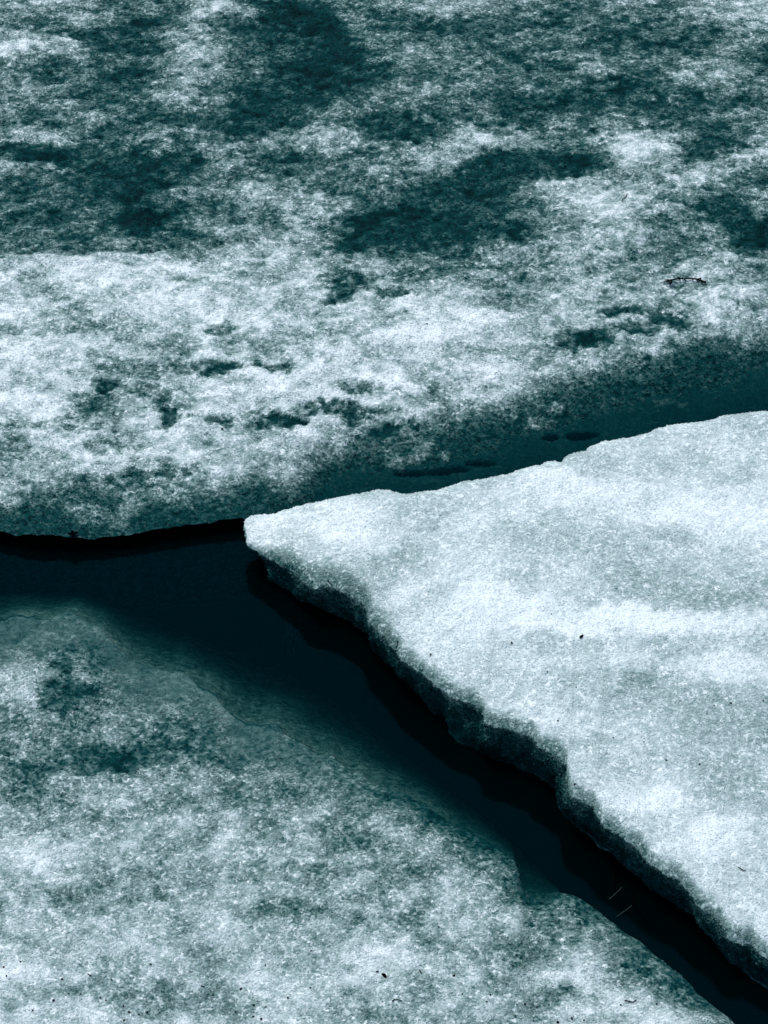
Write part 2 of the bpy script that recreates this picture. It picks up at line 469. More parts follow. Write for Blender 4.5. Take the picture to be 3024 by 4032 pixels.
for cx, cy, rx, ry, am in [(240, 410, 320, 130, .23), (640, 130, 230, 130, .12), (950, 450, 260, 100, .08), (1300, 120, 420, 130, .07), (150, 180, 260, 90, .05)]:
    base = base - am * np.exp(-((u - cx) / rx) ** 2 - ((v - cy) / ry) ** 2)
base = base * (1 - lower) + low_base * lower
snow = paint(u, v, X, Y, base, far_blobs, 13.0, 40)
pat = 4 * np.clip(snow, .08, .95) * (1 - np.clip(snow, .08, .95))
snow = snow + pat * (0.14 * fbm(X * .7, Y, 0.10, 3, 43) + 0.20 * fbm(X * .8, Y, 0.03, 3, 44))
# the front slope runs out into bare wet ice
slope_w = np.interp(u, [0, 300, 520, 560, 760, 900, 1150, 1659], [.14, .17, .20, .26, .31, .29, .27, .27])
rd = (Y - np.maximum(front[None], zero[None])) + 0.06 * fbm(X, Y, 0.16, 4, 45)
lipzone = sstep(0.18, 1.0, rd / slope_w)
snow = snow * (0.06 + 0.94 * lipzone) + (1 - lipzone) * 0.13
clumps = [(850, 990, 34, 10), (905, 975, 40, 16), (1165, 912, 26, 8), (1190, 880, 30, 12), (960, 985, 20, 8), (1440, 870, 30, 8), (1120, 885, 20, 8)]
for cx, cy, rx, ry in clumps:
    q = ((u + 34 * fbm(X, Y, .05, 4, 46) - cx) / rx) ** 2 + ((v + 18 * fbm(X, Y, .05, 4, 47) - cy) / ry) ** 2
    snow = np.maximum(snow, 0.62 * np.exp(-q * 0.8))
snow = np.where(d < -0.02, np.minimum(snow, 0.30), snow)
snow = np.clip(snow, 0.02, 1)
# grains stand proud where the snow lies, bare ice is sunk
relief = 0.010 * (snow - 0.5) + 0.0018 * snow * (rng.random(X.shape) - 0.5) + 0.004 * fbm(X, Y, 0.03, 3, 48)
Z = Z + relief * sstep(-0.05, 0.03, d) * np.clip(6.5 - s_rows[:, None], 0.2, 1)
Z += 0.012 * np.exp(-((v - edge_v - 6) / 9) ** 2) * (u < 420) * (s_rows[:, None] < 4)
# elongated pits in the drowned shelf, coloured darker
for cx, cy, rx, ry in [(890, 1022, 27, 4.5), (950, 1019, 24, 5), (990, 1014, 20, 4), (1040, 1001, 26, 4), (1190, 944, 14, 5), (1252, 942, 22, 6), (1275, 939, 18, 3)]:
    q = ((u + 5 * fbm(X, Y, .05, 3, 49) - cx) / rx) ** 2 + ((v - cy) / ry) ** 2
    Z -= 0.16 * np.exp(-q * q)
    snow *= 1 - 0.9 * np.exp(-q * q)
far = tag(empty("ice_floe", (0, 2.0, 0)), "wide patchy ice floe filling the back, mottled white snow over teal ice", "ice floe", "ice floes on the lake")


def local(V, parent):
    V = np.array(V, float); V -= np.array(parent.location); return V


mesh_obj("snow_surface", local(np.stack([X, Y, Z], -1).reshape(-1, 3), far), grid_faces(*X.shape), M_FAR, far, snow.ravel(), grit=np.where(d < 0, .45, 1.0).ravel())
SURF["far"] = (X, Y, Z)
# undercut front face below the lip
fr_x, fr_y, fr_z = X[0], Y[0], Z[0]
prof = [(0, 0), (0.018, -0.010), (0.045, -0.028), (0.07, -0.055), (0.08, -0.12), (0.05, -0.35), (0.3, -0.6)]
ux = np.stack([fr_x] * len(prof)); uy = np.stack([fr_y + a + (0.010 * fbm(fr_x, fr_x * 0 + k, .06, 3, 60) if k else 0) for k, (a, b) in enumerate(prof)])
uz = np.stack([fr_z + b for a, b in prof])
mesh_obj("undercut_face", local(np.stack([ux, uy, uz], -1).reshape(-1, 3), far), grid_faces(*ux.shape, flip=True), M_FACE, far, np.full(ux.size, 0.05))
P, S = sample_grid(X, Y, Z, snow, 130000, (-150, 3180, -120, 2150))
keep = rng.random(len(P)) < np.clip(0.10 + 0.95 * S, 0, 1) * np.where(P[:, 2] < -0.01, 0.12, 1)
P, S = P[keep], S[keep]
tone = np.clip(S * 0.96 + 0.03 + (0.30 - 0.18 * S) * (rng.random(len(S)) - 0.5), 0.05, 1)
grains_mesh("snow_grains", far, local(P, far), tone, 0.0024 + 0.0026 * rng.random(len(P)) ** 1.5)

# ------------------------------------------------------------------ right floe
rim = crop([(125, 150), (130, 185), (148, 200), (150, 250), (165, 290), (190, 322), (215, 350), (235, 385), (280, 400), (345, 415), (420, 440),
            (520, 500), (600, 570), (640, 625), (700, 650), (780, 645), (860, 660), (930, 690), (990, 720), (1050, 745), (1095, 748), (1102, 785),
            (1110, 850), (1115, 890), (1140, 940), (1180, 980)], 900, 2000, 2.07375)
rim += crop([(100, 187), (130, 210), (155, 255), (180, 290), (230, 330), (290, 370), (330, 420), (380, 450), (440, 470), (500, 500), (520, 550),
             (560, 575), (620, 580), (680, 590), (715, 600), (740, 640), (790, 680), (840, 705), (855, 730), (840, 780), (870, 830), (910, 870),
             (960, 910), (990, 960), (1030, 990)], 1400, 2300, 1.0215)
rim += crop([(950, 200), (1000, 240), (1060, 260), (1090, 300), (1130, 350), (1180, 385), (1240, 420), (1270, 460), (1300, 500), (1340, 550),
             (1400, 590), (1440, 630), (1480, 690), (1530, 720), (1580, 730), (1610, 770), (1659, 790)], 1600, 3100, 1.165)
wat = crop([(265, 420), (285, 470), (300, 540), (320, 580), (370, 630), (430, 655), (480, 670), (530, 720), (600, 765), (700, 785), (760, 830),
            (850, 870), (930, 895), (980, 920), (1040, 980), (1100, 1010), (1160, 1040), (1200, 1080), (1200, 1130), (1180, 1165), (1220, 1210),
            (1270, 1260), (1330, 1290), (1390, 1320), (1430, 1370), (1460, 1410)], 900, 2000, 2.07375)
wat += crop([(220, 400), (260, 450), (300, 510), (360, 545), (375, 590), (420, 635), (480, 660), (540, 690), (600, 720), (680, 755), (740, 780),
             (790, 820), (815, 840), (820, 885), (840, 930), (880, 970)], 1400, 2300, 1.0215)
wat += crop([(760, 165), (800, 200), (850, 245), (900, 280), (960, 310), (1000, 360), (1060, 420), (1110, 470), (1180, 500), (1240, 530),
             (1290, 580), (1340, 620), (1400, 680), (1440, 750), (1480, 800), (1540, 830), (1600, 880), (1659, 940)], 1600, 3100, 1.165)


def resample(p, n):
    p = np.asarray(p, float)
    L = np.concatenate([[0], np.cumsum(np.hypot(*(p[1:, :2] - p[:-1, :2]).T))])
    t = np.linspace(0, L[-1], n)
    return np.stack([np.interp(t, L, p[:, k]) for k in range(p.shape[1])], -1)


ra = np.array(rim)
rh = np.interp(ra[:, 0], [960, 1050, 1250, 1450, 2100, 2290, 2460, 2630, 2800, 3024], [.090, .098, .125, .137, .150, .152, .143, .134, .121, .100])
rim3 = survey(ra[:, 0], ra[:, 1], rh)
ba = np.array(back_edge); ba[0] = ra[0]
bh = np.interp(ba[:, 0], [960, 1100, 1600, 3024], [.090, .095, .115, .12])
back3 = survey(ba[:, 0], ba[:, 1], bh)
N1, N2, NS = 520, 30, 400
r_in = resample(rim3, N1); b_in = resample(back3, N1)
r_out = np.stack([np.linspace(r_in[-1, k], e, N2 + 1)[1:] for k, e in enumerate((6.5, -6.2, .10))], -1)
b_out = np.stack([np.linspace(b_in[-1, k], e, N2 + 1)[1:] for k, e in enumerate((6.5, 1.3, .12))], -1)
R3 = np.concatenate([r_in, r_out]); B3 = np.concatenate([b_in, b_out])
jit = np.minimum(1, np.arange(len(R3)) / 12.0)
R3[:, 0] += 0.011 * jit * fbm(R3[:, 0], R3[:, 1], 0.05, 3, 70); R3[:, 1] += 0.011 * jit * fbm(R3[:, 0], R3[:, 1], 0.05, 3, 71)
B3[:, 1] += 0.003 * jit * fbm(B3[:, 0], B3[:, 1], 0.03, 3, 72)
sv = np.concatenate([[0, .0015, .003, .006], np.linspace(.01, .99, NS), [.994, .997, .9985, 1.0]])
T = sv[:, None, None]
G = B3[None] * (1 - T) + R3[None] * T
X, Y, Z = G[..., 0], G[..., 1], G[..., 2].copy()
span = np.hypot(*(R3[:, :2] - B3[:, :2]).T)[None]
de = np.minimum(sv[:, None], 1 - sv[:, None]) * span
Z += 0.020 * (1 - np.exp(-de / 0.022)) * np.minimum(1, span / 0.12)
inn = sstep(0.0, 0.10, de)
Z += inn * (0.014 * fbm(X, Y, 0.7, 3, 73) + 0.005 * fbm(X, Y, 0.12, 3, 74))
u, v = plan_uv(X, Y, Z); u, v = u / DSC, v / DSC
base = 0.885 + 0.07 * fbm(X, Y, 0.5, 4, 75) + 0.05 * fbm(X, Y, 0.09, 3, 76)
right_blobs = [
    (1450, 1265, 130, 30, 0.79), (1560, 1290, 80, 16, 0.76), (1330, 1170, 80, 20, 0.84), (870, 1205, 70, 22, 0.79), (880, 1100, 50, 14, 0.84), (1530, 1200, 100, 20, 0.88),
    (1000, 1170, 60, 20, 0.89), (1200, 1390, 90, 14, 0.86), (1420, 1500, 160, 36, 0.79), (1390, 1475, 40, 16, 0.69), (1560, 1560, 100, 40, 0.77), (1260, 1460, 60, 12, 0.81),
    (1290, 1600, 60, 16, 0.81), (1100, 1420, 60, 16, 0.89), (1580, 1680, 60, 30, 0.79), (1450, 1790, 60, 20, 0.86), (1600, 1900, 60, 30, 0.88), (1110, 1500, 90, 24, 0.88),
    (1300, 1680, 80, 18, 0.88), (950, 1330, 60, 14, 0.93), (1480, 1640, 80, 14, 0.84), (1620, 1080, 60, 30, 0.94),
    (1300, 1345, 140, 24, 0.98), (1500, 1350, 160, 26, 0.98), (1570, 1440, 100, 40, 0.98), (1250, 1050, 160, 30, 0.98), (1080, 1290, 120, 30, 0.98), (720, 1150, 70, 26, 0.98),
    (1350, 1330, 100, 20, 0.98), (1130, 1340, 100, 20, 0.98), (1400, 1720, 100, 30, 0.98), (1550, 1800, 90, 40, 0.98), (1200, 1560, 50, 30, 0.94), (1500, 1100, 120, 30, 0.98),
]
snow = paint(u, v, X, Y, base, right_blobs, 18.0, 78)
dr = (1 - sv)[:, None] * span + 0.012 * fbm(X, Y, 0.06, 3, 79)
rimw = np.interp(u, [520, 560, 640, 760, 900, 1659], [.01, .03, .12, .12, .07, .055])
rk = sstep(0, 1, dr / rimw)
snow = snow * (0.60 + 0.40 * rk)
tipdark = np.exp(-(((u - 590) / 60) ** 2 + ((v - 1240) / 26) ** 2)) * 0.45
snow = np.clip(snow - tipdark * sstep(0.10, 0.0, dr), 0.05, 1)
Z += inn * (0.006 * (snow - 0.8) + 0.0012 * (rng.random(X.shape) - 0.5) + 0.003 * fbm(X, Y, 0.03, 3, 80))
right = tag(empty("ice_floe", (0.9, -0.3, 0)), "bright white pointed ice floe on the right with an undercut dark rim", "ice floe", "ice floes on the lake")
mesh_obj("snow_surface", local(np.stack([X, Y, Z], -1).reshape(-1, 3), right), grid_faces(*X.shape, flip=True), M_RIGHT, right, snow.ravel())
SURF["right"] = (X, Y, Z)
P, S = sample_grid(X, Y, Z, snow, 46000, (900, 3200, 1550, 4000))
tone = np.clip(S * 0.99 + 0.01 + 0.07 * (rng.random(len(S)) - 0.5), 0.1, 1)
grains_mesh("snow_grains", right, local(P, right), tone, 0.0022 + 0.0022 * rng.random(len(P)) ** 1.5)

# wet ice face from the rim down to the waterline, then undercut below it
wa = np.array(wat)
W3 = survey(wa[:, 0], wa[:, 1], np.zeros(len(wa)))
W3 = np.concatenate([W3, [[6.5, -6.35, 0]]])
dirv = r_in[-1, :2] - r_in[0, :2]; dirv /= np.hypot(*dirv)
nrm = np.array([-dirv[1], dirv[0]]);
if nrm[1] < 0: nrm = -nrm                      # points inwards (away from the channel)
wu = np.maximum.accumulate(W3[:, :2] @ dirv + np.arange(len(W3)) * 1e-5)
ru = R3[:, :2] @ dirv
Wl = np.stack([np.interp(ru, wu, W3[:, k]) for k in range(3)], -1)
plumb = R3.copy(); plumb[:, 2] = 0; arc = np.concatenate([[0], np.cumsum(np.hypot(*(R3[1:, :2] - R3[:-1, :2]).T))])
axis = np.array([0.93, -0.37])                 # centre line of the pointed end
recess = (0.16 * np.exp(-arc / 0.16))[:, None]
plumb[:, :2] += axis[None] * recess + nrm[None] * 0.02
start = sstep(survey([1015], [2190], [.1])[0, 0] - 0.03, survey([1120], [2190], [.1])[0, 0], R3[:, 0])[:, None]
Wl = plumb * (1 - start) + Wl * start
nose = (1 - start[:, 0])
Wl[:, :2] += nrm[None] * (0.008 * fbm(R3[:, 0], R3[:, 1], 0.05, 3, 81))[:, None]
rows = []; fs = []
ker = np.hanning(31); ker /= ker.sum()
Rs = R3.copy()
for k in range(3):
    Rs[:, k] = np.convolve(np.pad(R3[:, k], 15, mode='edge'), ker, 'valid')
Rs[N1 - 20:] = R3[N1 - 20:]; Rs[:10] = R3[:10]
K = 26
for k in range(K + 1):
    q = k / K
    p = Rs * (1 - q ** 1.1) + Wl * q ** 1.1 + (R3 - Rs) * math.exp(-q * 7)
    p[:, 2] = R3[:, 2] * (1 - q)
    w = math.sin(math.pi * q)
    p[:, :2] -= nrm[None] * (w * (0.006 + 0.022 * fbm(arc, arc * 0 + q * .16, 0.08, 4, 82)))[:, None]
    p[:, 2] += 0.006 * w * fbm(arc, arc * 0 + q * .16 + 3, 0.04, 3, 83)
    rows.append(p)
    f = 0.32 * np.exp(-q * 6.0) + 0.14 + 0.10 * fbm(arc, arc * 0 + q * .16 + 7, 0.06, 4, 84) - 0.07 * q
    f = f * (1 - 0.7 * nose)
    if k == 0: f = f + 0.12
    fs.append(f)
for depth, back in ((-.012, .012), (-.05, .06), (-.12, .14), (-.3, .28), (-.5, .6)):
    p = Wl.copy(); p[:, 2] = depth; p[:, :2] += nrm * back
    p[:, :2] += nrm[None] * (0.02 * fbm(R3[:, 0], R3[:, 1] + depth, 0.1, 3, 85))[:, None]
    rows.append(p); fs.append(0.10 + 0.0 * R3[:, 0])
A = np.stack(rows); fs = np.stack(fs)
# pale rime line along the waterline
fs[K - 1] += 0.16 + 0.12 * fbm(R3[:, 0], R3[:, 1], 0.08, 3, 86)
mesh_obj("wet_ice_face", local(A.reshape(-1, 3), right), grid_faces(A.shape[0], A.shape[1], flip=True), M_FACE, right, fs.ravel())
FX, FY, FZ = A[:K, :N1, 0], A[:K, :N1, 1], A[:K, :N1, 2]
P, S = sample_grid(FX, FY, FZ, fs[:K, :N1], 15000, (900, 3200, 1550, 4100))
pk = rng.random(len(P)) < np.clip(P[:, 2] / 0.12, 0.06, 1) ** 1.5
P, S = P[pk], S[pk]
tone = np.clip(S - 0.02 + 0.40 * (rng.random(len(S)) - 0.5), 0.05, .6)
grains_mesh("ledge_grains", right, local(P, right), tone, 0.0022 + 0.0022 * rng.random(len(P)) ** 1.5)
# hidden rear side
back_rows = []
for depth, off in ((None, 0), (-.02, -.004), (-.10, .012), (-.3, .02), (-.5, .06)):
    p = B3.copy()
    if depth is not None:
        p[:, 2] = B3[:, 2] + depth
        inward = (R3 - B3)[:, :2] / np.maximum(span.T, 1e-4)
        p[:, :2] += axis[None] * recess * min(1.0, -depth / .08) + inward * np.minimum(off, span.T * .3) + np.stack([0 * p[:, 0], 0.006 * fbm(p[:, 0], p[:, 1] + depth, .05, 3, 87)], -1)
    back_rows.append(p)
A2 = np.stack(back_rows)
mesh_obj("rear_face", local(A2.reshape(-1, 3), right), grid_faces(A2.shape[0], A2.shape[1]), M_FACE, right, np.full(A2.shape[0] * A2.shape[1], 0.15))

# ------------------------------------------------------------------ near floe
nl = crop([(0, 155), (130, 135), (230, 140), (270, 155), (340, 158), (410, 175), (460, 200), (500, 250), (540, 290), (565, 330), (600, 348), (640, 350),
           (720, 360), (790, 385), (860, 400), (880, 460), (910, 510), (960, 540), (972, 572), (1040, 575), (1100, 568), (1130, 590), (1180, 630),
           (1220, 670), (1270, 685), (1330, 695), (1390, 715), (1430, 735), (1460, 765), (1490, 800), (1550, 830)], 0, 2300, 1.037)
nl += crop([(0, 45), (80, 80), (150, 130), (200, 165), (260, 200), (330, 240), (390, 265), (450, 310), (500, 350), (510, 400), (522, 440), (550, 500),
            (600, 530), (660, 530), (700, 505), (740, 500), (800, 520), (850, 545), (900, 590), (950, 635), (1010, 680), (1070, 715), (1120, 770),
            (1180, 810), (1250, 860), (1300, 910), (1330, 960), (1380, 1000), (1430, 1040), (1490, 1080)], 1600, 3100, 1.165)
nl = [(-2500, 2600), (-800, 2480)] + nl + [(3100, 4260), (3500, 4700), (4200, 5600)]
sl = [(-2500, 2470), (-800, 2370), (0, 2318), (337, 2328), (540, 2405), (820, 2520), (1157, 2665), (1446, 2835), (1700, 3045), (1986, 3250), (2120, 3365), (2180, 3455),
      (2210, 3520), (2280, 3520), (2330, 3550),
      (2400, 3615), (2500, 3700), (2600, 3780), (2700, 3850), (2800, 3950), (2900, 4040), (3100, 4250), (3500, 4690), (4200, 5590)]
KN = np.hanning(41); KN /= KN.sum()
xs = spread((-9, -1.9, 0.08), (-1.9, -1.3, 0.02), (-1.3, 1.3, 0.0052), (1.3, 3.0, 0.05))
n_y = line_fn(nl, 0.004)(xs)
sm = np.convolve(np.pad(n_y, 20, mode='edge'), KN, 'valid')
n_y = np.where((xs > -1.25) & (xs < .05), sm, n_y)
n_y = n_y + np.interp(xs, [-.2, .3], [.030, .010]) * fbm(xs, xs * 0, 0.07, 4, 101)
s_y = np.maximum(line_fn(sl, -0.20)(xs), n_y + 0.035)
sp = s_y - n_y
rows_s = np.concatenate([np.linspace(0, .55, 60), .56 + .008 * np.arange(60)[:0], ])
down = spread((0, 0.012, 0.004), (0.012, 2.2, 0.0068), (2.2, 3.0, 0.05), (3.0, 9.0, 0.5))          # metres from the waterline towards the bank
up_f = np.linspace(0, 1, 150)[1:]
Yd = n_y[None] - down[::-1][:, None]
Yu = n_y[None] + 0.006 + up_f[:, None] * (sp[None] - 0.006)
Y = np.concatenate([Yd, Yu]); X = np.broadcast_to(xs, Y.shape).copy()
dist = n_y[None] - Y
steep = np.interp(xs, survey([900, 1700], [2700, 3150], [0, 0])[:, 0], [0.0, 1.0])[None]
zd = 0.006 + (0.003 + 0.015 * steep) * sstep(0, .02, dist) + (0.035 * (1 - np.exp(-np.maximum(dist, 0) / 0.30))) + 0.020 * steep * (1 - np.exp(-np.maximum(dist, 0) / 0.05))
qq = np.clip((Y - n_y[None]) / sp[None], 0, 1)
dep = np.interp(xs, survey([0, 900, 1700, 2300], [2400, 2700, 3150, 3520], [0, 0, 0, 0])[:, 0], [0.20, 0.20, 0.20, 0.25])[None]
zu = -0.004 - 0.004 * sstep(0, .1, qq) - dep * (0.10 * qq + 0.90 * qq ** 1.4)
Z = np.where(dist >= 0, zd, zu)
Z += (0.010 * fbm(X, Y, 0.5, 3, 102) + 0.004 * fbm(X, Y, 0.1, 3, 103)) * sstep(0, .3, dist) + 0.005 * fbm(X, Y, .12, 3, 104) * sstep(0, .3, qq)
u, v = plan_uv(X, Y, Z); u, v = u / DSC, v / DSC
far_in = sstep(0, 1, dist / 0.9)
base = np.interp(v, [1300, 1420, 1500, 1650, 1800, 1950, 2212], [.36, .40, .50, .58, .68, .73, .77]) + 0.06 * fbm(X, Y, 0.35, 4, 105) + 0.08 * fbm(X, Y, 0.07, 3, 106)
near_blobs = [
    (60, 1490, 90, 50, .74), (20, 1460, 60, 40, .76), (320, 1510, 60, 44, .64), (200, 1560, 120, 40, .60), (80, 1560, 120, 30, .62), (340, 1500, 20, 18, .74),
    (225, 1710, 80, 36, .84), (110, 1840, 190, 34, .88), (60, 1880, 80, 24, .86), (280, 1790, 80, 26, .72), (560, 1950, 110, 24, .84), (480, 1880, 60, 16, .74),
    (820, 2090, 180, 36, .88), (1040, 2000, 90, 24, .82), (300, 2030, 120, 26, .82), (120, 2060, 120, 24, .82), (1000, 1930, 80, 20, .8), (1280, 2110, 60, 24, .84), (1380, 2160, 70, 26, .86),
    (640, 2130, 120, 26, .84), (60, 1760, 80, 22, .66), (870, 1870, 80, 18, .7),
    (130, 1492, 62, 26, .22), (120, 1515, 40, 14, .18), (370, 1625, 240, 28, .26), (250, 1648, 90, 18, .22), (262, 1636, 12, 22, .10), (120, 1650, 80, 14, .32),
    (480, 1590, 120, 36, .30), (420, 1560, 60, 50, .33), (560, 1620, 80, 20, .36), (40, 1700, 60, 30, .40), (630, 1965, 80, 22, .46), (330, 1940, 40, 16, .52), (200, 1925, 90, 16, .58),
    (680, 1880, 80, 20, .52), (880, 1880, 60, 24, .52), (760, 1820, 90, 16, .5), (1060, 1820, 60, 20, .40), (1150, 2050, 60, 30, .48), (1200, 2010, 60, 26, .52),
    (860, 1980, 80, 20, .56), (520, 2170, 120, 16, .60), (260, 2140, 140, 20, .60), (1200, 2150, 40, 20, .6), (940, 1760, 60, 16, .42), (600, 1720, 120, 20, .5),
]
snow = paint(u, v, X, Y, base, near_blobs, 16.0, 107)
pat = 4 * np.clip(snow, .08, .95) * (1 - np.clip(snow, .08, .95))
wetz = (1 - sstep(.03, .20, dist * .65 + .05 * fbm(X, Y, .2, 3, 114))) * (1 - steep)
snow = snow * (1 - wetz) + wetz * (0.41 + 0.06 * fbm(X, Y, .15, 3, 115))
pat = pat * (1 - .6 * wetz)
snow = snow + pat * (0.10 * fbm(X, Y, 0.12, 3, 112) + 0.14 * fbm(X, Y, 0.04, 3, 113))
edgek = sstep(-0.02, 1.0, dist * 0.65 / 0.18 + 0.30 * fbm(X, Y, 0.12, 3, 108))
snow = np.where(dist >= 0, snow * ((0.32 + 0.63 * (1 - steep)) + (0.68 - 0.63 * (1 - steep)) * edgek), snow)
snow = np.where(dist < 0, 0.385 - 0.09 * steep + 0.07 * fbm(X, Y, 0.12, 4, 109) - 0.10 * qq, snow)
crack_shade = np.exp(-((dist - 0.004) / 0.007) ** 2)  # crack and shadow of the step edge, painted as a thin dark line
snow = np.clip(snow - 0.24 * crack_shade * np.clip(0.55 + 0.9 * fbm(X, Y, .12, 3, 111), 0, 1.2), 0.03, 1)
Z += np.where(dist > 0, 0.008 * (snow - 0.5) + 0.0020 * (rng.random(X.shape) - 0.5) + 0.003 * fbm(X, Y, 0.03, 3, 110), 0) * sstep(0, .06, dist)
grit = np.where(dist < 0, .6, 1 - .6 * wetz)
near = tag(empty("ice_floe", (-0.3, -1.2, 0)), "grey soaked ice floe in the left foreground sloping under the dark water", "ice floe", "ice floes on the lake")
mesh_obj("snow_surface", local(np.stack([X, Y, Z], -1).reshape(-1, 3), near), grid_faces(*X.shape), M_NEAR, near, snow.ravel(), grit=grit.ravel())
SURF["near"] = (X, Y, Z)
top = np.stack([X[-1], Y[-1], Z[-1]], -1)
sk = np.stack([top, top + [0, -.02, -.25], top + [0, -.2, -.7]])
mesh_obj("drowned_edge", local(sk.reshape(-1, 3), near), grid_faces(sk.shape[0], sk.shape[1]), M_FACE, near, np.full(sk.shape[0] * sk.shape[1], 0.12))
P, S = sample_grid(X, Y, Z, snow, 64000, (-150, 3180, 2250, 4150))
keep = rng.random(len(P)) < np.clip(0.05 + 1.1 * S, 0, 1) * np.where(P[:, 2] < -0.002, 0.05, 1) * np.clip((S - .40) * 6 + .15, .15, 1)
P, S = P[keep], S[keep]
tone = np.clip(S * 0.97 + 0.03 + (0.28 - 0.15 * S) * (rng.random(len(S)) - 0.5), 0.05, 1)
grains_mesh("snow_grains", near, local(P, near), tone, 0.0024 + 0.0026 * rng.random(len(P)) ** 1.5)


# ------------------------------------------------------------------ litter on the ice
UVC = {}


def spot(floe, u0, v0):
    """point of that floe's surface at a surveyed place"""
    if floe not in UVC:
        X_, Y_, Z_ = SURF[floe]
        UVC[floe] = plan_uv(X_, Y_, Z_)
    U_, V_ = UVC[floe]
    i = np.argmin((U_ - u0) ** 2 + (V_ - v0) ** 2)
    X_, Y_, Z_ = SURF[floe]
    return np.array([X_.flat[i], Y_.flat[i], Z_.flat[i]])


def tube(path, radii, sides=7):
    path = np.asarray(path, float); n = len(path)
    tan = np.gradient(path, axis=0); tan /= np.linalg.norm(tan, axis=1)[:, None] + 1e-9
    ref = np.array([0.13, 0.21, 0.97]); V = []; 
    for i in range(n):
        a = np.cross(tan[i], ref); a /= np.linalg.norm(a) + 1e-9; b = np.cross(tan[i], a)
        for k in range(sides):
            t = 2 * math.pi * k / sides
            V.append(path[i] + radii[i] * (1 + 0.15 * math.sin(3 * k + i * 1.7)) * (a * math.cos(t) + b * math.sin(t)))
    F = []
    for i in range(n - 1):
        for k in range(sides):
            k2 = (k + 1) % sides
            F.append((i * sides + k, i * sides + k2, (i + 1) * sides + k2, (i + 1) * sides + k))
    V.append(path[0]); V.append(path[-1]); c0, c1 = len(V) - 2, len(V) - 1
    T = []
    for k in range(sides):
        k2 = (k + 1) % sides
        T.append((c0, k2, k)); T.append((c1, (n - 1) * sides + k, (n - 1) * sides + k2))
    return V, F + T


def poly_obj(name, V, F, mat, parent=None, smooth=True):
    me = bpy.data.meshes.new(name)
    me.from_pydata([tuple(map(float, p)) for p in V], [], F)
    me.polygons.foreach_set("use_smooth", [smooth] * len(me.polygons))
    me.materials.append(mat); me.update()
    o = bpy.data.objects.new(name, me); COL.objects.link(o)
    if parent: o.parent = parent
    return o


def lathe_pod(path, radii, flat=0.6):
    V, F = tube(path, radii, 9)
    V = np.array(V); zc = np.mean(np.array(path)[:, 2]); V[:, 2] = zc + (V[:, 2] - zc) * flat
    return V, F


def stick(name, pts3, r0, r1, mat, parent=None, org=(0, 0, 0), bumps=0.0):
    p = resample(np.asarray(pts3, float), max(6, 3 * len(pts3)))
    if bumps: p[:, 2] += bumps * np.sin(np.arange(len(p)) * 1.3)
    V, F = tube(p - np.asarray(org), np.linspace(r0, r1, len(p)))
    return poly_obj(name, V, F, mat, parent)


# twig with buds lying on the far floe
def tw(pts, lift=0.008):
    q = crop(pts, 2540, 1050, 5.53)
    return np.array([spot("far", a, b) + [0, 0, lift] for a, b in q])


main = tw([(395, 385), (470, 375), (540, 345), (620, 325), (740, 325), (840, 318), (950, 308), (1050, 315), (1150, 328), (1200, 355), (1260, 375), (1325, 385)])
main[:, 2] = np.linspace(main[0, 2], main[-1, 2], len(main)) + 0.003 * np.sin(np.linspace(0, math.pi, len(main)))
org = main.mean(0); org[2] -= 0.008
twig = tag(empty("twig", org), "dark knobbly budded twig lying across the snow of the back floe", "twig")
stick("stem", main, 0.0024, 0.0028, M_BARK, twig, org)
for a, b, r in [((740, 325), (700, 265), .0034), ((800, 320), (830, 292), .0026), ((850, 318), (880, 370), .0028), ((740, 325), (735, 352), .0030),
                ((520, 350), (450, 335), .0028), ((530, 350), (585, 410), .0042), ((500, 365), (545, 425), .0046), ((1130, 325), (1190, 290), .0028),
                ((1190, 350), (1200, 310), .0026), ((1130, 330), (1125, 390), .0026), ((1020, 312), (1020, 330), .0032), ((930, 308), (935, 292), .003)]:
    pp = tw([a, ((a[0] + b[0]) / 2 + 6, (a[1] + b[1]) / 2), b], 0.010)
    pp[0] = main[np.argmin(np.hypot(main[:, 0] - pp[0, 0], main[:, 1] - pp[0, 1]))] * 0.0 + pp[0]
    pp[0, 2] = np.interp(pp[0, 0], main[:, 0], main[:, 2])
    stick("bud_spur", pp, r * .6, r * .8, M_BARK, twig, org)
pp = tw([(1200, 360), (1260, 380), (1325, 388)], 0.009)
stick("catkin", pp, 0.0040, 0.0044, M_BARK, twig, org)

# branch off the right floe; its reflection is modelled as the stem's lower half
def wz(pts, z0, z1):
    q = crop(pts, 2300, 3300, 4.1475)
    return survey([a for a, _ in q], [b for _, b in q], np.linspace(z0, z1, len(q)))


stem = wz([(300, 240), (360, 310), (460, 425), (540, 470), (610, 530), (680, 620), (740, 730), (800, 840), (790, 950), (790, 1080), (850, 1140), (930, 1250), (1040, 1380)], .012, .001)
org = stem[3].copy(); org[2] = 0
br = tag(empty("branch", org), "bare curved branch with its reflection modelled on, in the dark channel beside the right floe", "branch")
stick("stem", stem, .0042, .0016, M_BARK, br, org)
stick("side_shoot", wz([(460, 425), (478, 480), (492, 620), (495, 760), (490, 880)], .011, .002), .0030, .0014, M_BARK, br, org)
stick("side_shoot", wz([(690, 640), (640, 690), (600, 720)], .008, .002), .0018, .0010, M_BARK, br, org)
for pts, lab in [([(410, 1000), (500, 918), (590, 840), (612, 795)], "pale straw floating across the branch, the upper of two"),
                 ([(530, 1285), (640, 1205), (710, 1160), (782, 1098)], "pale straight straw floating below the branch, the lower of two")]:
    p3 = wz(pts, .004, .006); o3 = p3.mean(0); o3[2] = 0.002
    o = stick("straw", p3, .0014, .0010, M_STRAW, None, o3); o.location = o3
    tag(o, lab, "straw", "straws floating in the channel")
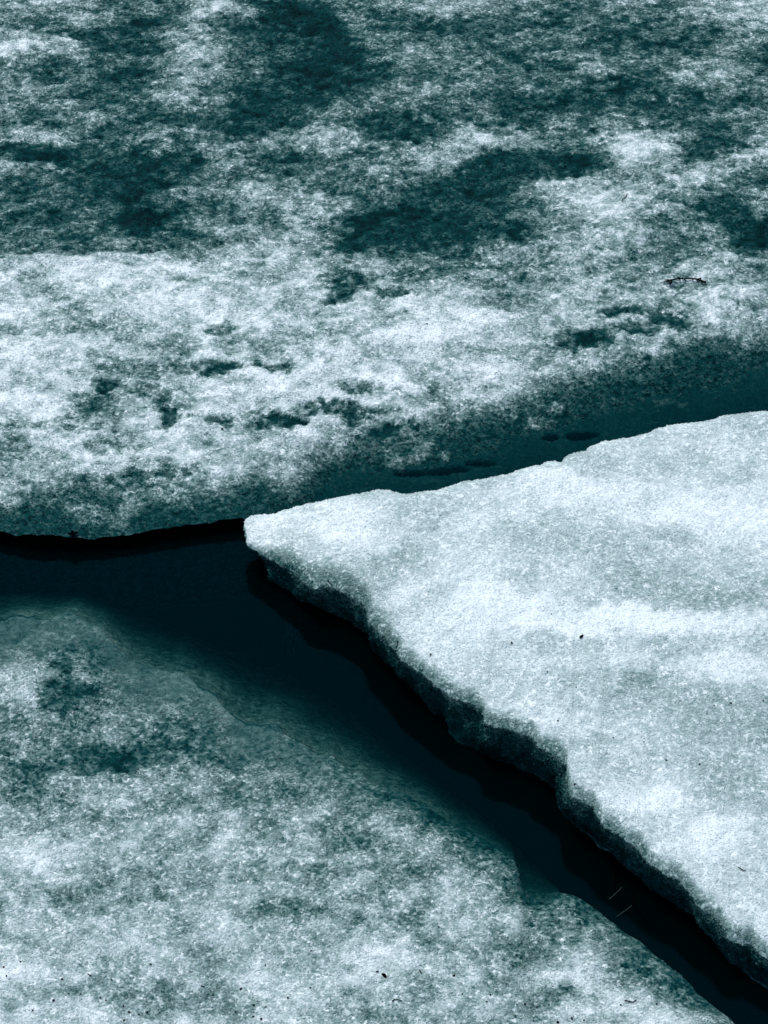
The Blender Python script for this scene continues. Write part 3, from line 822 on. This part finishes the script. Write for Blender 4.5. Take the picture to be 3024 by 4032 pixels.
# thin stem caught in the water under the rim
q = crop([(970, 915), (1000, 960), (1040, 1000), (1070, 1005), (1085, 985)], 900, 2000, 2.07375)
p3 = survey([a for a, _ in q], [b for _, b in q], np.array([.004, .004, .004, .006, .010])); o3 = p3.mean(0); o3[2] = 0
o = stick("grass_stem", p3, .0022, .0014, M_BARK, None, o3); o.location = o3
tag(o, "thin dark curved stem floating under the pointed floe's rim", "stem")

# beetle-shaped seed on the right floe
a = spot("right", *crop([(720, 770)], 2240, 2470, 16.59)[0]); b = spot("right", *crop([(910, 530)], 2240, 2470, 16.59)[0])
ts = np.linspace(0, 1, 9); pth = a[None] * (1 - ts[:, None]) + b[None] * ts[:, None]; pth[:, 2] = (a[2] + b[2]) / 2 + 0.004
V, F = lathe_pod(pth, np.array([.0012, .0030, .0038, .0040, .0038, .0034, .0028, .0022, .0016]), 0.7)
o3 = pth.mean(0); o3[2] -= 0.003
o = poly_obj("seed", np.array(V) - o3, F, M_BARK); o.location = o3
tag(o, "single black pointed seed lying on the bright right floe", "seed")


def flake(name, pos, outline, thick, rot=0.0):
    """thin irregular chip, built with real thickness"""
    n = len(outline)
    c, s = math.cos(rot), math.sin(rot)
    pts = [(x * c - y * s, x * s + y * c) for x, y in outline]
    V = [(x, y, 0.0) for x, y in pts] + [(x * .82, y * .82, thick * (1 + .3 * math.sin(i))) for i, (x, y) in enumerate(pts)] + [(0, 0, thick * 1.25)]
    F = [tuple(range(n))[::-1]]
    for i in range(n):
        j = (i + 1) % n
        F.append((i, j, n + j, n + i)); F.append((n + i, n + j, 2 * n))
    o = poly_obj(name, V, F, M_BARK, smooth=False)
    o.location = (pos[0], pos[1], pos[2] + 0.0015)
    return o


p = spot("near", *crop([(900, 785)], 1460, 3800, 16.59)[0])
o = flake("bark_flake", p, [(-.0075, .006), (-.002, .0075), (.003, .0065), (.0068, .001), (.007, -.006), (.002, -.0065), (-.003, .0005)], .004)
tag(o, "largest black angular bark flake on the near grey floe", "bark flake")
# four-armed scrap at the lip of the far floe
p = spot("far", 289, 2106) + [0, -0.004, 0.004]
o = flake("leaf_scrap", p, [(-.016, .002), (-.005, .005), (-.007, .017), (.000, .015), (.003, .006), (.015, .012), (.016, .005), (.006, -.002), (.007, -.016), (.000, -.015), (-.004, -.003), (-.013, -.006)], .004)
tag(o, "black four-armed leaf scrap at the left lip of the back floe", "leaf scrap")

small = {"near": crop([(84, 97), (20, 124), (25, 162), (380, 153), (392, 158), (272, 178), (302, 238), (236, 272), (218, 307), (138, 308), (439, 255), (465, 268),
                       (536, 292), (660, 113), (608, 330), (560, 320), (690, 323), (543, 352), (1155, 116), (1048, 212), (1030, 320), (1100, 340), (1142, 350),
                       (1160, 297), (1105, 290), (1252, 253), (1350, 212), (1356, 48), (485, 175), (350, 240), (640, 320), (925, 245)], 0, 3700, 1.106)
         + crop([(400, 608), (315, 350), (590, 716), (440, 714), (675, 656), (572, 760), (735, 770), (785, 770), (845, 777), (815, 793), (725, 828), (765, 845),
                 (825, 858), (1035, 848), (1100, 857), (967, 862), (1310, 768), (1505, 765), (720, 560), (743, 507)], 1500, 3400, 1.3825),
         "right": crop([(400, 29), (170, 197), (378, 366), (440, 647), (1300, 607), (1440, 547), (1630, 527), (757, 748), (935, 772), (1260, 900), (543, 1018), (1350, 560),
                        (543, 455), (1065, 880)], 1900, 2400, 1.476),
         "far": [(1680, 1275), (878, 1690), (1318, 1195), (690, 800), (640, 920), (420, 640), (560, 745), (1180, 60), (1460, 190), (1390, 250), (2440, 420), (2225, 655)]}
proto = []
for k in range(4):
    n = 6
    ol = [((.0034 + .0012 * rng.random()) * math.cos(2 * math.pi * i / n) * (1.0 + .35 * (k % 2)), (.0030 + .0016 * rng.random()) * math.sin(2 * math.pi * i / n)) for i in range(n)]
    o = flake("debris_speck", (0, 0, 0), ol, .0026); proto.append(o)
SPL = {"near": ("tiny black debris speck strewn on the near grey floe", "specks on the near floe"),
       "right": ("tiny dark debris speck on the bright right floe", "specks on the right floe"),
       "far": ("tiny dark debris speck on the mottled back floe", "specks on the back floe")}
cnt = 0
for fl, pts in small.items():
    for (a, b) in pts:
        src = proto[cnt % 4]
        o = src if cnt < 4 else src.copy()
        if cnt >= 4: COL.objects.link(o)
        q = spot(fl, a, b)
        o.location = (q[0], q[1], q[2] + 0.002)
        o.rotation_euler = (0, 0, random.random() * 6.28)
        sc = (0.75 + 0.5 * random.random()) * (0.55 if fl == "right" else 0.62)
        o.scale = (sc, sc * (1 + 0.5 * random.random()), sc)
        tag(o, SPL[fl][0], "debris", SPL[fl][1])
        cnt += 1

needles = [("near", crop([(880, 203), (888, 206), (896, 211)], 0, 3700, 1.106), "short thick needle lying low in the centre of the near floe"),
           ("near", crop([(350, 480), (440, 450), (545, 375)], 1460, 3800, 16.59), "short curved needle just above the largest bark flake"),
           ("near", crop([(60, 762), (75, 750), (92, 747), (112, 752)], 1500, 3400, 1.3825), "bent dark rootlet near the bottom edge of the near floe"),
           ("near", crop([(1328, 750), (1345, 760), (1372, 762), (1388, 750)], 1500, 3400, 1.3825), "curved thin needle near the channel on the near floe"),
           ("near", crop([(209, 588), (214, 596), (219, 602)], 1500, 3400, 1.3825), "short needle to the right of the largest bark flake"),
           ("right", crop([(170, 233), (169, 248), (163, 257)], 1400, 2300, 1.0215), "thin hooked needle at the dark rim of the right floe"),
           ("right", crop([(298, 290), (303, 284), (308, 286)], 1400, 2300, 1.0215), "short needle just inside the right floe's rim"),
           ("right", crop([(820, 602), (828, 622), (842, 632)], 900, 2000, 2.07375), "short needle near the pointed tip of the right floe"),
           ("right", crop([(1520, 372), (1545, 388), (1560, 386)], 1600, 3100, 1.165), "thin curved needle at the right edge of the white floe"),
           ("far", [(2450, 795), (2462, 780), (2472, 765)], "short dark needle on the large teal patch of the back floe")]
for fl, pts, lab in needles:
    p3 = np.array([spot(fl, a, b) + [0, 0, .004] for a, b in pts]); o3 = p3.mean(0); o3[2] -= .003
    o = stick("needle", p3, .0017, .0011, M_BARK, None, o3); o.location = o3
    tag(o, lab, "needle", "needles on the ice")
